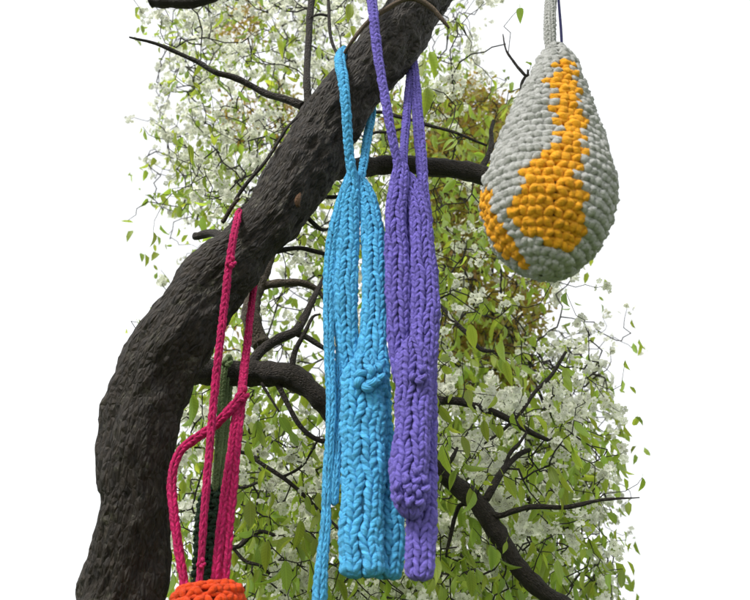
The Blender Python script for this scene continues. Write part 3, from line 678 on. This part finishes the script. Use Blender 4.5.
parts.append(knit('strap', Y_BLUE, b, [(359, 176, 4, D0+.006, .8), (365, 192, 8.5, D0+.004, .7), (370.5, 215, 10.5, D0, .55), (373, 245, 11.8, D0-.002, .5), (374.5, 290, 12, D0-.004, .45), (374, 325, 13, D0-.006, .45), (372, 350, 15, D0-.006, .42), (371, 372, 18, D0-.004, .42), (370, 395, 18, D0, .4)], ncols=6, rowh=.0185, fat=1.08, phase=.5, ends=(True, False)))
parts.append(knit('body', Y_BLUE, b, [(366, 352, 12, D0-.012, .5), (364.5, 375, 20, D0-.010, .45), (363.5, 400, 20.5, D0-.008, .42), (363, 440, 20.5, D0-.006, .42), (362.5, 490, 20.5, D0-.004, .42), (362, 540, 21, D0-.004, .42), (363, 577, 21.5, D0-.004, .45)], ncols=8, rowh=.0172, fat=1.06, phase=.5, taper=(.05, .016), relief=1.25))
parts.append(knit('back_panel', Y_BLUE, b, [(373, 370, 14, D0+.018, .35), (378, 420, 14, D0+.020, .35), (381, 470, 15, D0+.022, .4), (386, 520, 16, D0+.024, .45), (388, 550, 16, D0+.024, .45), (386, 579, 15, D0+.022, .5)], ncols=6, rowh=.0170, fat=1.06, phase=.25, taper=(.02, .018), relief=1.2))
def knot(parent, m, x, y, D, r, n=5, fatp=.36):
    """a wad of short overlapping yarn loops"""
    VV = []; QQ = []; UU = []; TT = []; nb = 0; s = mpp(x, y, D)
    for k in range(n):
        a = k*2.4; cx, cy = x+math.cos(a)*r*.55, y+math.sin(a)*r*.8
        pts = []
        for j in range(7):
            b_ = a+j/6*2.4; pts.append((*P(cx+math.cos(b_)*r*.55, cy+math.sin(b_)*r*.5, D-r*s*(.4+.5*math.sin(j/6*math.pi))), r*s*fatp*1.3*(.55+.45*math.sin(math.pi*(.1+.8*j/6)))))
        q_, t_ = spline(pts, .002); V, Q, U = tube(q_[:, :3], q_[:, 3], 10)
        VV.append(V); QQ.append(Q+nb); UU.append(U*np.array([90, 34])); TT.append(np.full(len(V), rng.uniform(-.1, .4))); nb += len(V)
    return obj('knot', mesh_from('knot', np.vstack(VV), np.vstack(QQ), m, uv=np.vstack(UU), tint=np.concatenate(TT)), parent)
knot(b, Y_BLUE, 366, 379, D0-.025, 9, 5); knot(b, Y_BLUE, 376, 374, D0-.026, 7, 4)
for o_ in parts: fuzz(b if False else o_, o_, Y_BLUE, 2600, .0055)

# ---- purple pouch
D1 = 1.46
p = pouch('knitted_pouch', 'purple knitted pouch hanging on three crochet strands, with a rounded lump near its lower end', 'knitted pouch', 420, 580, D1, 'knitted pouches hanging from the limb')
parts = []
parts.append(knit('hanging_cord', Y_PURP, p, [(399, 176, 3.6, D1-.01, 1), (396.5, 158, 3.6, D1-.02, 1), (388, 115, 3.8, D1-.045, 1), (379, 62, 4, D1-.055, 1), (374, 20, 4.2, D1-.06, 1), (372, -8, 4.2, D1-.03, 1), (378, -30, 4, D1+.05, 1), (398, -10, 4, D1+.17, 1), (411, 30, 3.8, D1+.19, 1), (411.5, 60, 3.6, D1+.17, 1), (408, 100, 3.5, D1+.11, 1), (404.5, 140, 3.5, D1+.05, 1), (403, 172, 3.5, D1-.004, 1)], ncols=3, rowh=.0165, fat=1.15, phase=.25))
parts.append(knit('hanging_cord', Y_PURP, p, [(411, 35, 2.6, D1+.195, 1), (413.5, 62, 3.6, D1+.16, 1), (416, 95, 4.4, D1+.11, .9), (419, 130, 4.8, D1+.06, .8), (421.5, 165, 5, D1+.03, .7), (424, 195, 5, D1+.02, .6), (428, 225, 5, D1+.015, .6)], ncols=4, rowh=.0175, fat=1.1, phase=.0))
parts.append(knit('strap', Y_PURP, p, [(402, 162, 6, D1-.01, .8), (398.5, 185, 9.5, D1-.008, .65), (396, 210, 10, D1-.005, .55), (397, 250, 11.5, D1, .5), (398, 290, 12.3, D1, .45), (398, 320, 11.5, D1+.004, .45), (400, 350, 11, D1+.01, .45), (405, 385, 10, D1+.014, .45)], ncols=6, rowh=.0185, fat=1.08, phase=.5, relief=1.2))
parts.append(knit('strap', Y_PURP, p, [(407, 172, 5, D1+.004, .8), (413, 190, 8, D1+.004, .65), (418.5, 212, 10.5, D1+.002, .55), (423, 250, 12, D1, .5), (424.5, 290, 13.8, D1-.002, .45), (424.5, 330, 14.5, D1-.003, .45), (422, 365, 14, D1, .45), (420, 395, 14, D1+.004, .45)], ncols=7, rowh=.0185, fat=1.08, phase=.0, relief=1.2))
parts.append(knit('strap', Y_PURP, p, [(406, 178, 5, D1+.03, .8), (409, 220, 6, D1+.045, .6), (411, 270, 6, D1+.045, .5), (411, 320, 7, D1+.03, .5), (409, 350, 7, D1+.01, .5)], ncols=5, rowh=.0185, fat=1.08, phase=.5))
parts.append(knit('body', Y_PURP, p, [(412, 335, 9, D1-.014, .6), (414.5, 360, 17, D1-.012, .5), (414, 385, 17, D1-.012, .48), (412.5, 420, 17, D1-.012, .48), (411, 445, 17.5, D1-.013, .5), (409, 470, 18, D1-.016, .58), (409.5, 492, 16.5, D1-.02, .65), (410.5, 508, 12, D1-.02, .8), (410, 519, 7, D1-.018, .9)], ncols=8, rowh=.0170, fat=1.06, phase=.5, taper=(.05, .016), relief=1.25))
parts.append(knit('back_panel', Y_PURP, p, [(424, 350, 12, D1+.012, .4), (424, 400, 12.5, D1+.012, .4), (423, 450, 12.5, D1+.012, .42), (423, 500, 13.5, D1+.010, .48), (421.5, 540, 14, D1+.008, .5), (420, 565, 14, D1+.008, .55), (420, 580, 13, D1+.008, .6)], ncols=6, rowh=.0170, fat=1.06, phase=.0, taper=(.02, .018), relief=1.2))
knot(p, Y_PURP, 418, 375, D1-.028, 6.5, 4)
for (x, y) in [(403, 484), (412, 478), (421, 486), (405, 497), (415, 500)]: knot(p, Y_PURP, x, y, D1-.036, 7, 3, .34)
for o_ in parts: fuzz(o_, o_, Y_PURP, 2600, .0055)

# ---- grey and yellow crochet bag
D2 = 1.10
g = pouch('crochet_bag', 'chunky grey crochet bag with bright yellow patches, hanging at the right on a grey cord', 'crochet bag', 556, 272, D2)
from_poly = lambda poly: np.array(poly, float)
YP = [from_poly(q_) for q_ in ([(557, 62), (549, 90), (554, 117), (556, 130), (549, 146), (551, 160), (562, 168), (582, 170), (584, 130), (568, 66)],
      [(538, 153), (530, 165), (525, 180), (513, 210), (513, 224), (524, 238), (545, 242), (562, 252), (578, 246), (585, 205), (562, 158), (551, 150), (545, 150)],
      [(480, 188), (496, 192), (501, 225), (518, 238), (523, 250), (531, 256), (530, 280), (508, 275), (484, 245)])]
def inpoly(x, y, P_):
    ins = np.zeros(len(x), bool); j = len(P_)-1
    for i in range(len(P_)):
        xi, yi = P_[i]; xj, yj = P_[j]
        ins ^= ((yi > y) != (yj > y)) & (x < (xj-xi)*(y-yi)/(yj-yi+1e-9)+xi); j = i
    return ins
def isyel(p_, th):
    v = p_-CAM; z = v@fwd; x = 375+F*(v@RT)/z; y = 300-F*(v@UP)/z
    f = np.zeros(len(x), bool)
    for q_ in YP: f |= inpoly(x, y, q_)
    frontish = np.cos(th) > -.15
    nz = np.array([noise.noise(Vector(a*9)) for a in p_]) > .12
    return np.where(frontish, f, nz)
prof = [(556, 46, 5, D2, 1), (556, 58, 10, D2, 1), (555, 75, 18, D2, 1), (554, 100, 28, D2, 1), (552, 130, 40, D2, .95), (550, 160, 50, D2, .9), (548, 190, 59, D2, .85), (547, 215, 59, D2, .85), (545, 240, 48, D2, .85), (543, 262, 27, D2, .85), (541, 274, 10, D2, .9)]
def which(k):
    def f_(p_, th):
        v = p_-CAM; z = v@fwd; x = 375+F*(v@RT)/z; y = 300-F*(v@UP)/z
        hit = [inpoly(x, y, q_) & (np.cos(th) > -.15) for q_ in YP]
        return ~(hit[0] | hit[1] | hit[2]) if k < 0 else hit[k] & ~(hit[0] if k == 1 else np.zeros(len(x), bool))
    return f_
for nm, mm, k_ in (('grey_crochet', Y_GREY, -1), ('yellow_patch', Y_YEL, 0), ('yellow_patch', Y_YEL, 1), ('yellow_patch', Y_YEL, 2)):
    rng = np.random.default_rng(55)
    o_ = knit(nm, mm, g, prof, rowh=.0180, crochet=.0235, fat=1.14, jitter=.9, wander=.45, relief=1.15, kl=8, kr=8, ends=(False, True), taper=(0, .03), back=(k_ < 0), mask=which(k_))
    fuzz(o_, o_, mm, 4000 if k_ < 0 else 1500, .006)
rng = np.random.default_rng(5)
knit('hanging_cord', Y_GREY, g, [(557, 60, 5, D2, 1), (551, 45, 5.2, D2, .8), (550, 20, 5.2, D2, .8), (551, -10, 5, D2+.02, .8), (552, -50, 5, D2+.06, .8)], ncols=5, rowh=.0125, fat=1.1)
wood('cord_end', [(562, 50, 1.3, D2-.01), (561, 30, 1.4, D2-.005), (559, 5, 1.3, D2), (557, -20, 1.2, D2+.01), (554, -60, 1.2, D2+.1)], 8, Y_NAVY, g, step=.01, label='thin navy thread')

# ---- red bag with magenta cords
D3 = 1.52
r_ = pouch('crochet_bag', 'orange crochet bag on magenta braided cords, its rim just showing at the lower left', 'crochet bag', 205, 600, D3)
parts = []
parts.append(knit('hanging_cord', Y_MAG, r_, [(198, 594, 2.6, D3-.03, 1), (201, 562, 2.9, D3-.035, 1), (206, 490, 3.2, D3-.05, 1), (212, 420, 3.3, D3-.06, 1), (219, 350, 3.3, D3-.075, 1), (225, 300, 3.3, D3-.085, 1), (229, 265, 3.2, D3-.09, 1), (233, 240, 3, D3-.09, 1), (236.5, 222, 3, D3-.065, 1), (240, 212, 3, D3-.01, 1), (249, 214, 2.8, D3+.07, 1), (257, 245, 2.4, D3+.125, 1), (255, 278, 2.4, D3+.10, 1), (251, 310, 2.8, D3+.08, 1), (247, 345, 3.1, D3+.06, 1), (243, 380, 3.4, D3+.035, 1), (241.5, 400, 3.5, D3+.02, 1)], ncols=3, rowh=.017, fat=1.15, phase=.3))
parts.append(knit('hanging_cord', Y_MAG, r_, [(242.5, 394, 4, D3+.02, 1), (240, 410, 4, D3+.015, 1), (236, 450, 4, D3, 1), (231.5, 500, 4.2, D3-.005, 1), (227, 545, 4.4, D3-.005, 1), (223, 592, 4.6, D3-.005, 1)], ncols=3, rowh=.0175, fat=1.12, phase=.3))
parts.append(knit('hanging_cord', Y_MAG, r_, [(240, 396, 3.4, D3+.012, 1), (235, 420, 3.4, D3+.005, 1), (230.5, 455, 3.6, D3-.006, 1), (224, 505, 4, D3-.012, 1), (218.5, 550, 4, D3-.014, 1), (214, 592, 4.2, D3-.014, 1)], ncols=3, rowh=.0175, fat=1.12))
parts.append(knit('cross_strap', Y_MAG, r_, [(244, 393, 3.2, D3-.0, 1), (236, 403, 4, D3+.0, 1), (224, 416, 4, D3-.005, 1), (210, 429, 4, D3+.01, 1), (196, 438, 4, D3+.01, 1), (180, 452, 3.8, D3, 1), (172, 480, 3.8, D3, 1), (176, 530, 3.8, D3, 1), (186, 596, 3.8, D3, 1)], ncols=3, rowh=.0165, fat=1.12))
knot(r_, Y_MAG, 231, 262, D3-.094, 4, 4); knot(r_, Y_MAG, 201, 563, D3-.038, 3.6, 4); knot(r_, Y_MAG, 242, 394, D3+.008, 5.5, 4)
for o_ in parts: fuzz(o_, o_, Y_MAG, 1800, .004)
parts = [knit('body', Y_RED, r_, [(208, 582, 22, D3, .8), (208, 592, 29, D3, .8), (208, 604, 33, D3, .8), (207, 640, 38, D3, .8), (206, 690, 40, D3, .8), (205, 730, 30, D3, .8)], rowh=.019, crochet=.024, fat=1., relief=1.2, ends=(True, True), taper=(.02, .04))]
fuzz(parts[0], parts[0], Y_RED, 3000)

# ---- dark green pouch on an olive cord over the lower branch
D4 = 1.80
o = pouch('knitted_pouch', 'dark green knitted pouch on an olive cord looped over the lower branch', 'knitted pouch', 213, 590, D4)
knit('hanging_cord', Y_OLIVE, o, [(215, 492, 2.6, D4-.02, 1), (217.5, 450, 2.6, D4-.025, 1), (221, 400, 2.7, D4-.035, 1), (224.5, 368, 2.8, D4-.04, 1), (227.5, 359, 2.8, D4-.01, 1), (230, 362, 2.6, D4+.04, 1), (229, 400, 2.4, D4+.035, 1), (224, 450, 2.4, D4+.02, 1), (219, 492, 2.4, D4+.0, 1)], ncols=3, rowh=.012, fat=1.1)
knot(o, Y_OLIVE, 227, 361, D4-.04, 4.2, 4)
knit('strap', Y_OLIVE, o, [(213, 494, 2.4, D4-.01, .7), (216, 470, 2.6, D4-.01, .6), (220, 435, 2.8, D4-.006, .6), (225, 400, 2.4, D4, .6), (228, 376, 2, D4+.0, .6)], ncols=5, rowh=.012, fat=1.1)
knit('body', Y_DGREEN, o, [(214, 483, 5, D4, .7), (213, 500, 11, D4, .65), (211.5, 540, 13, D4, .6), (210, 580, 13.5, D4, .6), (209, 620, 13, D4, .6), (208, 660, 12, D4, .6)], ncols=12, rowh=.016, fat=1.05, relief=1.4, crochet=.018)
